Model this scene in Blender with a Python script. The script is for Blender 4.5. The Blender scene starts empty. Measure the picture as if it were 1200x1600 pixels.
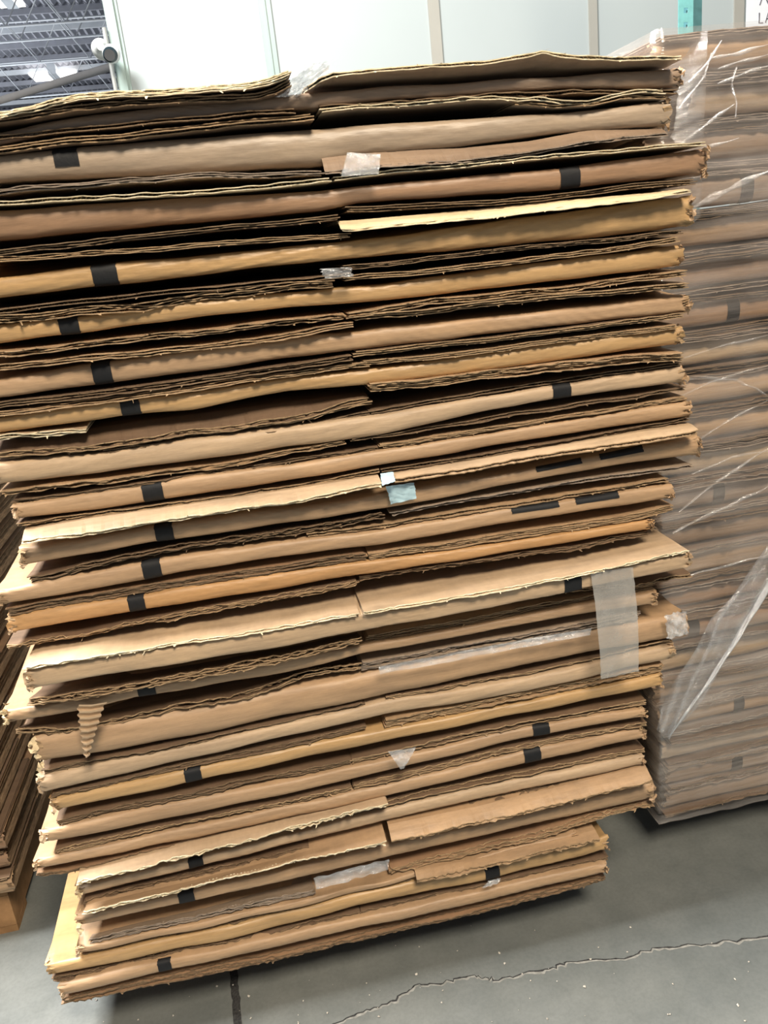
import bpy, math, random
import numpy as np
from mathutils import Matrix, Vector

sc = bpy.context.scene
COL = sc.collection
random.seed(7)
RNG = np.random.default_rng(11)

# ------------------------------------------------------------------ camera
YAW, PITCH, ROLL, FPX = math.radians(8.677), math.radians(18.27), math.radians(-6.5), 1281.8
CAM = np.array([0.0, 0.0, 1.5])
D = 1.36                       # distance of the carton stack's front face
cy, sy, cp, sp = math.cos(YAW), math.sin(YAW), math.cos(PITCH), math.sin(PITCH)
fw = np.array([sy * cp, cy * cp, -sp]); r0 = np.array([cy, -sy, 0.0]); u0 = np.cross(r0, fw)
rt = math.cos(ROLL) * r0 + math.sin(ROLL) * u0
up = -math.sin(ROLL) * r0 + math.cos(ROLL) * u0
cd = bpy.data.cameras.new('camera'); cam = bpy.data.objects.new('camera', cd); COL.objects.link(cam)
cd.sensor_fit = 'VERTICAL'; cd.sensor_height = 36.0; cd.lens = FPX / 1600 * 36.0
cd.clip_start = 0.02; cd.clip_end = 300
M4 = Matrix(((rt[0], up[0], -fw[0], CAM[0]), (rt[1], up[1], -fw[1], CAM[1]), (rt[2], up[2], -fw[2], CAM[2]), (0, 0, 0, 1)))
cam.matrix_world = M4
sc.camera = cam

def ray(px, py):
    return fw + rt * ((px - 600) / FPX) - up * ((py - 800) / FPX)
def PY(px, py, Y):             # measured photo point on the vertical plane y = Y
    d = ray(px, py); return CAM + d * (Y / d[1])
def PZ(px, py, z):             # measured photo point on the level plane z
    d = ray(px, py); return CAM + d * ((z - CAM[2]) / d[2])

# ------------------------------------------------------------------ world, lights, exposure
w = bpy.data.worlds.new('world'); sc.world = w; w.use_nodes = True
w.node_tree.nodes['Background'].inputs[0].default_value = (0.86, 0.93, 1.0, 1)
w.node_tree.nodes['Background'].inputs[1].default_value = 0.22
sc.view_settings.view_transform = 'Standard'; sc.view_settings.look = 'None'
sc.view_settings.gamma = 1.0; sc.view_settings.use_curve_mapping = False
sc.view_settings.exposure = 0.1
def area(name, loc, size, sizey, power, color, target):
    l = bpy.data.lights.new(name, 'AREA'); l.shape = 'RECTANGLE'; l.size = size; l.size_y = sizey
    l.energy = power; l.color = color
    o = bpy.data.objects.new(name, l); COL.objects.link(o); o.location = loc
    o.rotation_euler = (Vector(target) - Vector(loc)).to_track_quat('-Z', 'Y').to_euler()
    return o
area('skylight_daylight_left', (-2.3, 1.7, 5.6), 1.8, 1.8, 960, (1.0, 0.97, 0.93), (0, 1.5, 0.6))
area('bay_lamp_front', (0.9, -2.1, 5.4), 1.4, 1.4, 410, (1.0, 0.86, 0.68), (0.2, 1.4, 0.8))
area('wall_wash_fill', (1.0, 3.3, 5.6), 5.0, 1.2, 38, (0.9, 0.97, 1.0), (1.0, 5.4, 1.5))  # fill added only to brighten the back wall
area('far_roof_fill', (-9, 19, 1.2), 8, 8, 900, (0.92, 0.96, 1.0), (-9, 20, 6))  # added uplight that brightens the far roof's underside, not a real source

# ------------------------------------------------------------------ materials
def mat(name):
    m = bpy.data.materials.new(name); m.use_nodes = True
    nt = m.node_tree; b = nt.nodes['Principled BSDF']; return m, nt, b
def N(nt, t, **k):
    n = nt.nodes.new(t)
    for a, v in k.items():
        if a in n.inputs.keys(): n.inputs[a].default_value = v
        else: setattr(n, a, v)
    return n
def coords(nt, scale, rot=(0, 0, 0)):
    tc = N(nt, 'ShaderNodeTexCoord'); mp = N(nt, 'ShaderNodeMapping')
    mp.inputs['Scale'].default_value = scale; mp.inputs['Rotation'].default_value = rot
    nt.links.new(tc.outputs['Object'], mp.inputs['Vector']); return mp.outputs[0]
def noise(nt, vec, scale, detail=4, rough=.6):
    n = N(nt, 'ShaderNodeTexNoise'); n.inputs['Scale'].default_value = scale
    n.inputs['Detail'].default_value = detail; n.inputs['Roughness'].default_value = rough
    nt.links.new(vec, n.inputs['Vector']); return n.outputs['Fac']
def ramp(nt, fac, stops):
    r = N(nt, 'ShaderNodeValToRGB'); e = r.color_ramp.elements
    while len(e) < len(stops): e.new(0.5)
    for q, (p, c) in zip(e, stops): q.position = p; q.color = (*c, 1)
    nt.links.new(fac, r.inputs[0]); return r.outputs[0]
def mixc(nt, fac, a, b, mode='MIX'):
    m = N(nt, 'ShaderNodeMix', data_type='RGBA', blend_type=mode)
    if isinstance(fac, float): m.inputs[0].default_value = fac
    else: nt.links.new(fac, m.inputs[0])
    for s, i in ((a, 6), (b, 7)):
        if isinstance(s, tuple): m.inputs[i].default_value = (*s, 1)
        else: nt.links.new(s, m.inputs[i])
    return m.outputs[2]
def bump(nt, b, h, strength, dist=.002):
    n = N(nt, 'ShaderNodeBump'); n.inputs['Strength'].default_value = strength; n.inputs['Distance'].default_value = dist
    nt.links.new(h, n.inputs['Height']); nt.links.new(n.outputs[0], b.inputs['Normal'])
def sc3(c, k): return tuple(min(1, v * k) for v in c)

KRAFT = {}
def kraft(name, c, rough=.5, spec=.45):
    m, nt, b = mat('kraft_' + name)
    v = coords(nt, (1, 1, 1)); vs = coords(nt, (2.2, 9, 26)); vf = coords(nt, (60, 20, 420))
    a = noise(nt, v, 5, 5); s = noise(nt, vs, 3, 6, .65); f = noise(nt, vf, 1.5, 3)
    col = ramp(nt, s, [(.28, sc3(c, .72)), (.5, c), (.74, sc3(c, 1.22))])
    col = mixc(nt, a, col, ramp(nt, a, [(.3, (.74, .76, .8)), (.7, (1, .97, .9))]), 'MULTIPLY')
    col = mixc(nt, .35, col, ramp(nt, f, [(.3, (.7, .7, .7)), (.7, (1, 1, 1))]), 'MULTIPLY')
    nt.links.new(col, b.inputs['Base Color'])
    b.inputs['Roughness'].default_value = rough; b.inputs['Specular IOR Level'].default_value = spec
    bump(nt, b, s, .35, .003)
    KRAFT[name] = m; return m
kraft('grey', (.33, .235, .165), .38, .6)
kraft('umber', (.34, .21, .125), .42, .5)
kraft('tan', (.46, .305, .18), .48)
kraft('pale', (.51, .37, .24), .52)
kraft('gold', (.50, .32, .15), .42, .5)
kraft('orange', (.50, .29, .13), .48)
kraft('brown', (.175, .112, .07), .65)  # flap brown, deepened so the shade in the gaps is part of the colour
kraft('cream', (.80, .64, .40), .7)
kraft('putty', (.40, .31, .225), .42, .5)
kraft('dust', (.36, .275, .20), .6)

RAW = {}
def rawedge(name, c):
    m, nt, b = mat('torn_edge_' + name)
    v1 = coords(nt, (30, 30, 700)); v2 = coords(nt, (260, 60, 60)); v3 = coords(nt, (9, 9, 9))
    s = noise(nt, v1, 1, 4, .7); t = noise(nt, v2, 1, 3); g = noise(nt, v3, 1, 3)
    col = ramp(nt, s, [(.38, sc3(c, .22)), (.5, c), (.64, sc3(c, 1.7))])
    col = mixc(nt, .5, col, ramp(nt, t, [(.35, (.45, .42, .4)), (.62, (1, 1, 1))]), 'MULTIPLY')
    col = mixc(nt, g, col, sc3(c, .8))
    nt.links.new(col, b.inputs['Base Color']); b.inputs['Roughness'].default_value = .9
    b.inputs['Specular IOR Level'].default_value = .1
    bump(nt, b, s, .7, .002)
    RAW[name] = m; return m
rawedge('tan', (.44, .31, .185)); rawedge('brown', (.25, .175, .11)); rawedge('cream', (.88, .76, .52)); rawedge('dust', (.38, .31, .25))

def plain(name, c, rough=.6, spec=.4, bs=0, scale=30, var=.12):
    m, nt, b = mat(name); v = coords(nt, (1, 1, 1)); n = noise(nt, v, scale, 5)
    nt.links.new(ramp(nt, n, [(.3, sc3(c, 1 - var)), (.7, sc3(c, 1 + var))]), b.inputs['Base Color'])
    b.inputs['Roughness'].default_value = rough; b.inputs['Specular IOR Level'].default_value = spec
    if bs: bump(nt, b, n, bs, .002)
    return m
BLACK = plain('black_cloth_tape', (.010, .011, .013), .62, .3, .3, 120)
BLUE = plain('pale_blue_tape', (.42, .60, .68), .45, .5, .2, 60)
WALLM = plain('white_wall_panel', (.43, .485, .495), .5, .3, 0, .7, .03)
STRIPM = plain('beige_joint_strip', (.37, .365, .33), .5, .3, 0, 3, .04)
GREENM = plain('pale_green_trim', (.33, .43, .41), .4, .4, 0, 5, .05)
TEAL = plain('teal_rack_paint', (.17, .45, .46), .4, .5, .1, 40)
TEAL_SHADE = plain('shaded_teal_rack_paint', (.10, .26, .29), .4, .5, .1, 40)  # same rack teal, with the shade of the post's side put into the colour
WHITEP = plain('white_plastic', (.82, .85, .84), .35, .5, 0, 10, .03)
LENSM = plain('dark_lens_glass', (.02, .035, .045), .1, .8, 0, 10, .02)
PAPER = plain('white_paper', (.80, .84, .88), .8, .1, 0, 20, .02)
INK = plain('grey_ink', (.16, .15, .19), .8, .1, 0, 20, .02)
STEEL = plain('white_painted_steel', (.80, .84, .88), .5, .3, 0, 5, .05)
DECKM = plain('grey_roof_deck', (.42, .43, .48), .7, .2, 0, 2, .15)
BEAMM = plain('grey_duct_metal', (.62, .6, .6), .6, .3, 0, 2, .08)
WOOD = plain('pallet_pine', (.30, .17, .08), .8, .2, .3, 18, .3)
SCRAPM = plain('pale_debris', (.6, .56, .5), .9, .1, 0, 20, .2)
CRACKM = plain('crack_dark', (.045, .045, .045), .95, .1, .5, 200, .5)  # flat dark strips stand in for the crack and joint grooves
CRACKL = plain('chipped_crack_rim', (.27, .27, .25), .95, .1, .5, 90, .3)

def filmmat(name, body, lo, hi, scale, rot, haze, rough=.12, bstr=.6):
    m = bpy.data.materials.new(name); m.use_nodes = True; nt = m.node_tree; nt.nodes.clear()
    out = N(nt, 'ShaderNodeOutputMaterial')
    v = coords(nt, scale, rot); n1 = noise(nt, v, 1, 6, .7)
    v2 = coords(nt, (2.5, 2.5, 2.5)); n2 = noise(nt, v2, 1, 3)
    tr = N(nt, 'ShaderNodeBsdfTransparent'); gl = N(nt, 'ShaderNodeBsdfGlossy'); df = N(nt, 'ShaderNodeBsdfDiffuse')
    gl.inputs['Roughness'].default_value = rough; gl.inputs['Color'].default_value = (.95, .97, 1, 1)
    df.inputs['Color'].default_value = (*body, 1)
    bp = N(nt, 'ShaderNodeBump'); bp.inputs['Strength'].default_value = bstr; bp.inputs['Distance'].default_value = .01
    nt.links.new(n1, bp.inputs['Height']); nt.links.new(bp.outputs[0], gl.inputs['Normal'])
    m1 = N(nt, 'ShaderNodeMixShader'); m1.inputs[0].default_value = haze
    nt.links.new(gl.outputs[0], m1.inputs[1]); nt.links.new(df.outputs[0], m1.inputs[2])
    mul = N(nt, 'ShaderNodeMath', operation='MULTIPLY'); nt.links.new(n1, mul.inputs[0]); nt.links.new(n2, mul.inputs[1])
    mr = N(nt, 'ShaderNodeMapRange'); mr.inputs['From Min'].default_value = .15; mr.inputs['From Max'].default_value = .42
    mr.inputs['To Min'].default_value = lo; mr.inputs['To Max'].default_value = hi
    nt.links.new(mul.outputs[0], mr.inputs[0])
    m2 = N(nt, 'ShaderNodeMixShader'); nt.links.new(mr.outputs[0], m2.inputs[0])
    nt.links.new(tr.outputs[0], m2.inputs[1]); nt.links.new(m1.outputs[0], m2.inputs[2])
    nt.links.new(m2.outputs[0], out.inputs[0]); return m
FILM = filmmat('stretch_film', (.72, .61, .52), .03, .62, (1.1, 1.1, 34), (0, math.radians(-12), 0), .5)
FILM2 = filmmat('bunched_stretch_film', (.85, .84, .84), .03, .55, (5, 5, 60), (0, math.radians(-55), 0), .45, .1, .9)
CLEAR = filmmat('clear_packing_tape', (.52, .50, .46), .42, .62, (14, 14, 14), (0, 0, 0), .72, .18, .4)
CLEAR2 = filmmat('crumpled_clear_tape', (.82, .84, .86), .25, .8, (60, 60, 60), (0, .5, 0), .5, .12, .9)

# floor
FLOORM, nt, b = mat('worn_concrete')
v = coords(nt, (1, 1, 1)); a = noise(nt, v, 1.3, 6, .6); s = noise(nt, v, 9, 8, .7); f = noise(nt, v, 120, 3)
col = ramp(nt, a, [(.3, (.13, .145, .145)), (.7, (.215, .225, .21))])
col = mixc(nt, .6, col, ramp(nt, s, [(.35, (.72, .74, .74)), (.65, (1, 1, 1))]), 'MULTIPLY')
col = mixc(nt, .4, col, ramp(nt, f, [(.35, (.75, .75, .75)), (.6, (1, 1, 1))]), 'MULTIPLY')
nt.links.new(col, b.inputs['Base Color'])
nt.links.new(ramp(nt, s, [(.3, (.38,) * 3), (.7, (.62,) * 3)]), b.inputs['Roughness'])
bump(nt, b, s, .25, .004)

SKYM = bpy.data.materials.new('daylit_skylight'); SKYM.use_nodes = True
nt = SKYM.node_tree; nt.nodes.clear(); e = N(nt, 'ShaderNodeEmission'); e.inputs[0].default_value = (1, .97, .93, 1); e.inputs[1].default_value = 2.5
o_ = N(nt, 'ShaderNodeOutputMaterial'); nt.links.new(e.outputs[0], o_.inputs[0])

# ------------------------------------------------------------------ mesh helpers
class MB:
    def __init__(s): s.v = []; s.f = []; s.m = []; s.sm = []
    def grid(s, P, mi=0, cu=False, cv=False, smooth=True):
        P = np.asarray(P); nu, nv = P.shape[:2]; o = len(s.v)
        s.v += P.reshape(-1, 3).tolist()
        for i in range(nu if cu else nu - 1):
            for j in range(nv if cv else nv - 1):
                a = o + i * nv + j; b = o + ((i + 1) % nu) * nv + j
                c = o + ((i + 1) % nu) * nv + (j + 1) % nv; d = o + i * nv + (j + 1) % nv
                s.f.append((a, b, c, d)); s.m.append(mi[j] if isinstance(mi, (list, tuple)) else mi); s.sm.append(smooth)
    def poly(s, pts, mi=0, smooth=False):
        o = len(s.v); s.v += [list(map(float, p)) for p in pts]; s.f.append(tuple(range(o, o + len(pts)))); s.m.append(mi); s.sm.append(smooth)
    def box(s, lo, hi, mi=0):
        x0, y0, z0 = lo; x1, y1, z1 = hi; o = len(s.v)
        s.v += [[x0, y0, z0], [x1, y0, z0], [x1, y1, z0], [x0, y1, z0], [x0, y0, z1], [x1, y0, z1], [x1, y1, z1], [x0, y1, z1]]
        for q in ((0, 3, 2, 1), (4, 5, 6, 7), (0, 1, 5, 4), (1, 2, 6, 5), (2, 3, 7, 6), (3, 0, 4, 7)):
            s.f.append(tuple(o + k for k in q)); s.m.append(mi); s.sm.append(False)
    def tube(s, pts, r, n=8, mi=0):
        pts = np.asarray(pts, float); R = np.broadcast_to(np.asarray(r, float), (len(pts),)); rows = []
        for i, p in enumerate(pts):
            t = pts[min(i + 1, len(pts) - 1)] - pts[max(i - 1, 0)]; t /= np.linalg.norm(t) + 1e-9
            a = np.cross(t, [0, 0, 1.0]) if abs(t[2]) < .95 else np.cross(t, [0, 1.0, 0]); a /= np.linalg.norm(a); b_ = np.cross(t, a)
            rows.append([p + R[i] * (math.cos(q) * a + math.sin(q) * b_) for q in np.linspace(0, 2 * math.pi, n, endpoint=False)])
        o = len(s.v); s.grid(rows, mi, cv=True)
        s.f.append(tuple(range(o, o + n))[::-1]); s.m.append(mi); s.sm.append(False)
        s.f.append(tuple(range(o + (len(pts) - 1) * n, o + len(pts) * n))); s.m.append(mi); s.sm.append(False)
    def bar(s, a, b, w_, h_=None, mi=0):
        s.tube([a, b], [w_ * .707] * 2, 4, mi)
    def obj(s, name, mats, parent=None, base=None):
        me = bpy.data.meshes.new(name)
        me.from_pydata(s.v, [], s.f)
        for m in (mats if isinstance(mats, (list, tuple)) else [mats]): me.materials.append(m)
        me.polygons.foreach_set('material_index', s.m); me.polygons.foreach_set('use_smooth', s.sm)
        me.update()
        ob = bpy.data.objects.new(name, me); COL.objects.link(ob)
        if parent is not None:
            ob.parent = parent; ob.matrix_parent_inverse = Matrix.Translation(-Vector(parent.location))
        return ob
def empty(name, loc, label, cat, group=None):
    o = bpy.data.objects.new(name, None); COL.objects.link(o); o.location = loc; o.empty_display_size = .1
    o['label'] = label; o['category'] = cat
    if group: o['group'] = group
    return o
def tag(o, label, cat, group=None):
    o['label'] = label; o['category'] = cat
    if group: o['group'] = group
    return o
def struct(o): o['kind'] = 'structure'; return o

def wob(n_, amp, lo=.6, hi=6):
    """smooth random curve, argument in metres"""
    fr = RNG.uniform(lo, hi, n_) * 2 * math.pi; ph = RNG.uniform(0, 7, n_); am = RNG.uniform(.4, 1, n_) * amp / n_ ** .5
    return lambda x: sum(a * np.sin(f * np.asarray(x) + p) for a, f, p in zip(am, fr, ph))
def line(pts):
    """piecewise curve through (X, z) points, carried on past its ends"""
    pts = sorted(pts); xs = np.array([p[0] for p in pts]); zs = np.array([p[1] for p in pts])
    def f(x):
        x = np.asarray(x, float); r = np.interp(x, xs, zs)
        if len(xs) > 1:
            s0 = (zs[1] - zs[0]) / (xs[1] - xs[0]); s1 = (zs[-1] - zs[-2]) / (xs[-1] - xs[-2])
            s0 = max(-.12, min(.12, s0)); s1 = max(-.12, min(.12, s1))
            r = np.where(x < xs[0], zs[0] + s0 * (x - xs[0]), r); r = np.where(x > xs[-1], zs[-1] + s1 * (x - xs[-1]), r)
        # round the corners a little
        return r
    return f

DEPTH = .95
def fold_section(zt, zb, yf, k, sharp=False):
    """front outline of a doubled-over board, k from 0 (top) to 1 (bottom)"""
    h = zt - zb; c = (zt + zb) / 2
    th = math.pi * (.5 - k)
    ex = .35 if sharp else .72
    y = yf + min(.018, .45 * 1) * 0 + (h * .42) * (1 - abs(math.cos(th)) ** ex)
    z = c + h / 2 * np.sign(math.sin(th)) * abs(math.sin(th)) ** (.55 if sharp else .8)
    return y, z
def make_fold(X0, X1, ft, fb, yf, sharp=False, depth=DEPTH, step=.008, ragged=True, upf=None, dnf=None):
    n = max(12, int((X1 - X0) / step)); X = np.linspace(X0, X1, n)
    w1 = wob(6, .0012, .8, 9); w2 = wob(8, .0008, 8, 40); wy = wob(6, .0022, .6, 6)
    zt = ft(X) + w1(X) ; zb = fb(X) + w1(X + 3)
    zt = np.maximum(zt, zb + .006)
    ks = np.linspace(0, 1, 15); P = []
    zT = zt if upf is None else np.maximum(zt, upf(X)); zB = zb if dnf is None else np.minimum(zb, dnf(X))
    for i, x in enumerate(X):
        e = min(i, n - 1 - i); row = []
        jag = 0
        if ragged and e < 3: jag = RNG.uniform(-.004, .002) * (3 - e) / 3
        row.append([x, D + depth, zT[i]]); row.append([x, D + .34, zT[i]]); row.append([x, D + yf + .06, zt[i]])
        hh = zt[i] - zb[i]
        for k in ks:
            y, z = fold_section(zt[i], zb[i], yf, k, sharp)
            q = 0
            if ragged and e < 2: q = RNG.uniform(-.003, .004)
            row.append([x + (RNG.uniform(-.006, .003) * (1 if i < n / 2 else -1) if e == 0 and ragged else 0), D + y + wy(x) + w2(x + k * .3) + q, z + (RNG.uniform(-.0025, .0025) if e < 2 and ragged else 0)])
        row.append([x, D + yf + .06, zb[i]]); row.append([x, D + .34, zB[i]]); row.append([x, D + depth, zB[i]])
        P.append(row)
    P = np.array(P)
    m = MB(); m.grid(P, cv=True)
    # ends: layered crushed cap
    for q, sgn in ((0, -1), (n - 1, 1)):
        R_ = P[q]; c0 = R_[3:18]; nn = len(R_)
        # layered boards seen at the end: strips pushed in and out
        half = nn // 2
        for a in range(half):
            u_, l_ = R_[a], R_[nn - 1 - a]
            if a + 1 > half - 1: break
            u2, l2 = R_[a + 1], R_[nn - 2 - a]
            seg = 6
            row1 = []; row2 = []
            for t in np.linspace(0, 1, seg):
                off = 0 if t in (0, 1) else -sgn * (.004 + .009 * ((int(t * 5) + 0) % 2))
                row1.append(u_ * (1 - t) + l_ * t + np.array([off, 0, 0])); row2.append(u2 * (1 - t) + l2 * t + np.array([off, 0, 0]))
            m.grid([row1, row2] if sgn < 0 else [row2, row1], mi=1, smooth=False)
        mid = R_[half]
    return m, (X, zt, zb, wy)

def make_sheet(X0, X1, fe, T, ye, fb=None, yb=0.02, plies=None, fray=1.0, depth=DEPTH, step=.006, flute=True, fib=14):
    """loose corrugated flap: fe = height of its raw front edge at y=ye, T thickness, fb = height where it levels off at y=yb"""
    n = max(8, int((X1 - X0) / step)); X = np.linspace(X0, X1, n); m = MB()
    plies = plies or max(2, min(5, int(round(T / .0028))))
    tp = min(.0016, T / plies * .62); wz0 = wob(5, .0014 * fray, 1, 8); base = wob(5, .002, .5, 4)
    tops = []
    for p in range(plies):
        fz = (p / (plies - 1)) if plies > 1 else 0
        wz = wob(6, .0007 * fray, 4, 26); wy = wob(9, .0022 * fray, 6, 70); P = []
        jump = np.cumsum(RNG.normal(0, .0006 * fray, n)); jump -= np.linspace(jump[0], jump[-1], n)
        endj = RNG.uniform(-.004, .004)
        zc = fe(X) - fz * (T - tp) + wz0(X) + wz(X)
        zB = (fb(X) - fz * (T - tp)) if fb is not None else zc * 0 + fe(X) - fz * (T - tp) + wz0(X) * .5
        yy = D + ye + base(X) + wy(X) + np.clip(jump, -.006, .006) + RNG.uniform(0, .003) * fray
        tops.append((zc, yy))
        dp_ = min(depth, .3)
        for i, x in enumerate(X):
            xe = x + (endj if i in (0, n - 1) else 0)
            ym = D + yb
            P.append([[xe, D + dp_, zB[i]], [xe, ym + .03, zB[i]], [xe, ym, zB[i] * .97 + zc[i] * .03], [xe, ym * .5 + yy[i] * .5, zc[i] * .5 + zB[i] * .5], [xe, yy[i] + .002, zc[i]],
                      [xe, yy[i], zc[i]], [xe, yy[i], zc[i] - tp], [xe, yy[i] + .002, zc[i] - tp],
                      [xe, ym * .5 + yy[i] * .5, zc[i] * .5 + zB[i] * .5 - tp], [xe, ym, zB[i] * .97 + zc[i] * .03 - tp], [xe, ym + .03, zB[i] - tp], [xe, D + dp_, zB[i] - tp]])
        P = np.array(P); m.grid(P, mi=[0, 0, 0, 0, 1, 1, 1, 0, 0, 0, 0, 0], cv=True, smooth=False)
        for q in (0, n - 1):
            R_ = P[q]
            for a in range(5): m.poly([R_[a], R_[a + 1], R_[10 - a], R_[11 - a]], 1)
    if flute and plies > 1:
        for p in range(plies - 1):
            za, ya = tops[p]; zb_, yb_ = tops[p + 1]
            Xf = np.arange(X0 + .004, X1 - .004, .0034)
            a = np.interp(Xf, X, za) - tp; c = np.interp(Xf, X, zb_); yv = np.maximum(np.interp(Xf, X, ya), np.interp(Xf, X, yb_)) + .0006
            z = np.where(np.arange(len(Xf)) % 2 == 0, a, c)
            m.grid(np.stack([np.stack([Xf, yv, z], 1), np.stack([Xf, yv + (.02 if fb is None else .003), z], 1)], 1), mi=1, smooth=False)
    zc, yy = tops[0]; zl, yl = tops[-1]
    for _ in range(int(fib * fray * (X1 - X0) * 1.3)):
        i = RNG.integers(1, n - 1); x = X[i]; top = RNG.random() < .35
        z = (zc[i] if top else zl[i] - tp * .5); y = (yy[i] if top else yl[i]); L = RNG.uniform(.0015, .0045) * (1 if RNG.random() < .9 else 1.8); wd = RNG.uniform(.0005, .003)
        dx = RNG.uniform(-.8, .8) * L; dz = (.4 if top else -1) * L * RNG.uniform(.2, .9); dy = -RNG.uniform(.2, .8) * L
        m.poly([[x - wd, y, z], [x + wd, y, z], [x + wd * .4 + dx, y + dy, z + dz], [x - wd * .4 + dx, y + dy, z + dz]], 1)
    return m

def band_on_fold(info, X0, X1, yf, sharp=False, k0=0, k1=1, off=.0009, jag=.001):
    """a strip of tape that follows the rounded front of a folded board"""
    X, zt, zb, wy = info; xs = np.linspace(X0, X1, 8); P = []
    for x in xs:
        a, c = np.interp(x, X, zt) + off, np.interp(x, X, zb) - off; row = []
        for k in np.linspace(k0, k1, 17):
            y, z = fold_section(a, c, yf, k, sharp); row.append([x + wob_tape(k * 5) * jag, D + y + wy(x) - off * 1.6, z])
        P.append(row)
    m = MB(); m.grid(P); return m
wob_tape = wob(4, 1, .3, 2)

def quad_patch(pts, ny=10, nx=8, crumple=.0015, off=None):
    """small crinkled sheet between four world corners (tl, tr, br, bl)"""
    tl, tr, br, bl = [np.asarray(p, float) for p in pts]; P = []
    a, b_ = wob(5, crumple, 8, 60), wob(5, crumple, 8, 60)
    for i in range(nx + 1):
        s_ = i / nx; row = []
        for j in range(ny + 1):
            t = j / ny; p = (tl * (1 - s_) + tr * s_) * (1 - t) + (bl * (1 - s_) + br * s_) * t
            row.append(p + np.array([b_(t * .2) * .6, a(s_ * .11 + t * .07) + b_(t * .13 - s_ * .09) - (0 if off is None else off * math.sin(math.pi * t)), 0]))
        P.append(row)
    m = MB(); m.grid(P); return m

# ================================================================== SETTING
m = MB(); m.grid([[[x, y, 0] for y in np.linspace(-6, 60, 12)] for x in np.linspace(-45, 12, 12)], smooth=False)
floor = struct(m.obj('floor', FLOORM))

def ground_strip(pts, wfun, mat_, name, z=.0008):
    P = [];
    pts = np.array(pts)
    for i, p in enumerate(pts):
        t = pts[min(i + 1, len(pts) - 1)] - pts[max(i - 1, 0)]; t = t[:2] / (np.linalg.norm(t[:2]) + 1e-9); nrm = np.array([-t[1], t[0]])
        w_ = wfun(i); P.append([[*(p[:2] + nrm * w_), z], [*(p[:2] - nrm * w_), z]])
    m = MB(); m.grid(P, smooth=False); o = m.obj(name, mat_, floor); return o
cr = [(470, 1625), (520, 1600), (560, 1584), (590, 1573), (613, 1565), (632, 1552), (648, 1541), (680, 1538), (710, 1531), (741, 1524), (760, 1530), (779, 1532), (810, 1523), (848, 1515), (868, 1513), (885, 1504), (930, 1500), (971, 1499), (995, 1491), (1019, 1483), (1060, 1479), (1093, 1475), (1140, 1471), (1189, 1464), (1240, 1458), (1330, 1440)]
cw = [PZ(x, y, 0) for x, y in cr]; fine = []
for a, b_ in zip(cw[:-1], cw[1:]):
    for t in np.linspace(0, 1, 6)[:-1]: fine.append(a * (1 - t) + b_ * t + np.array([*RNG.normal(0, .0024, 2), 0]))
W1 = RNG.uniform(.0008, .0032, len(fine)); W2 = W1 + np.maximum(0, RNG.uniform(-.004, .0035, len(fine)))
ground_strip([p + np.array([.001, -.003, 0]) for p in fine], lambda i: W2[i] * .9, CRACKL, 'crack_rim', .0006)
ground_strip(fine, lambda i: W1[i] * .75, CRACKM, 'crack', .0012)
ja, jb = PZ(366, 1518, 0), PZ(371, 1600, 0); jd = jb - ja
jp = [ja - jd * 6 + jd * t + np.array([*RNG.normal(0, .0012, 2), 0]) for t in np.linspace(0, 12, 160)]
ground_strip(jp, lambda i: .0085, CRACKM, 'control_joint', .001)

m = MB()
for _ in range(60):
    p = PZ(random.uniform(560, 1200), random.uniform(1440, 1600), 0) if random.random() < .7 else PZ(random.uniform(100, 600), random.uniform(1530, 1600), 0)
    s_ = random.uniform(.0008, .0032); a = random.uniform(0, 6)
    q = [[p[0] + s_ * math.cos(a + k) * random.uniform(.6, 1.4), p[1] + s_ * math.sin(a + k) * random.uniform(.6, 1.4), .0015 + random.uniform(0, s_)] for k in (0, 1.6, 3.1, 4.7)]
    m.poly(q); m.poly([q[0], q[1], [p[0], p[1], .002 + s_ * 1.2]]); m.poly([q[2], q[3], [p[0], p[1], .002 + s_ * 1.2]])
o = m.obj('floor_crumbs', SCRAPM); tag(o, 'pale paper and concrete crumbs scattered on the grey floor', 'debris'); o['kind'] = 'stuff'

WY = 5.6
def wx(px, py=40): return PY(px, py, WY)[0]
XW0 = PY(172, 60, WY)[0]
m = MB(); m.box((XW0, WY, 0), (12, WY + .12, 4.2)); struct(m.obj('wall_back', WALLM))
for i, (a, b_, mt) in enumerate(((405, 424, GREENM), (669, 686, STRIPM), (919, 932, STRIPM), (1146, 1161, STRIPM))):
    yy = 20; xa, xb = PY(a, yy, WY)[0], PY(b_, yy, WY)[0]
    m = MB(); m.box((xa, WY - .012, 0), (xb, WY + .001, 4.2))
    if i == 0: m.box(((xa + xb) / 2 - .004, WY - .02, 0), ((xa + xb) / 2 + .004, WY - .011, 4.2))
    struct(m.obj('trim_%d' % (i + 1), mt))
xa, xb = PY(160, 0, WY)[0], PY(171, 0, WY)[0]
m = MB(); m.box((xa, WY - .03, 0), (xa + .055, WY + .14, 4.2)); m.box((xa + .05, WY - .012, 0), (xa + .075, WY, 4.2)); struct(m.obj('trim_5', GREENM))

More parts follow.
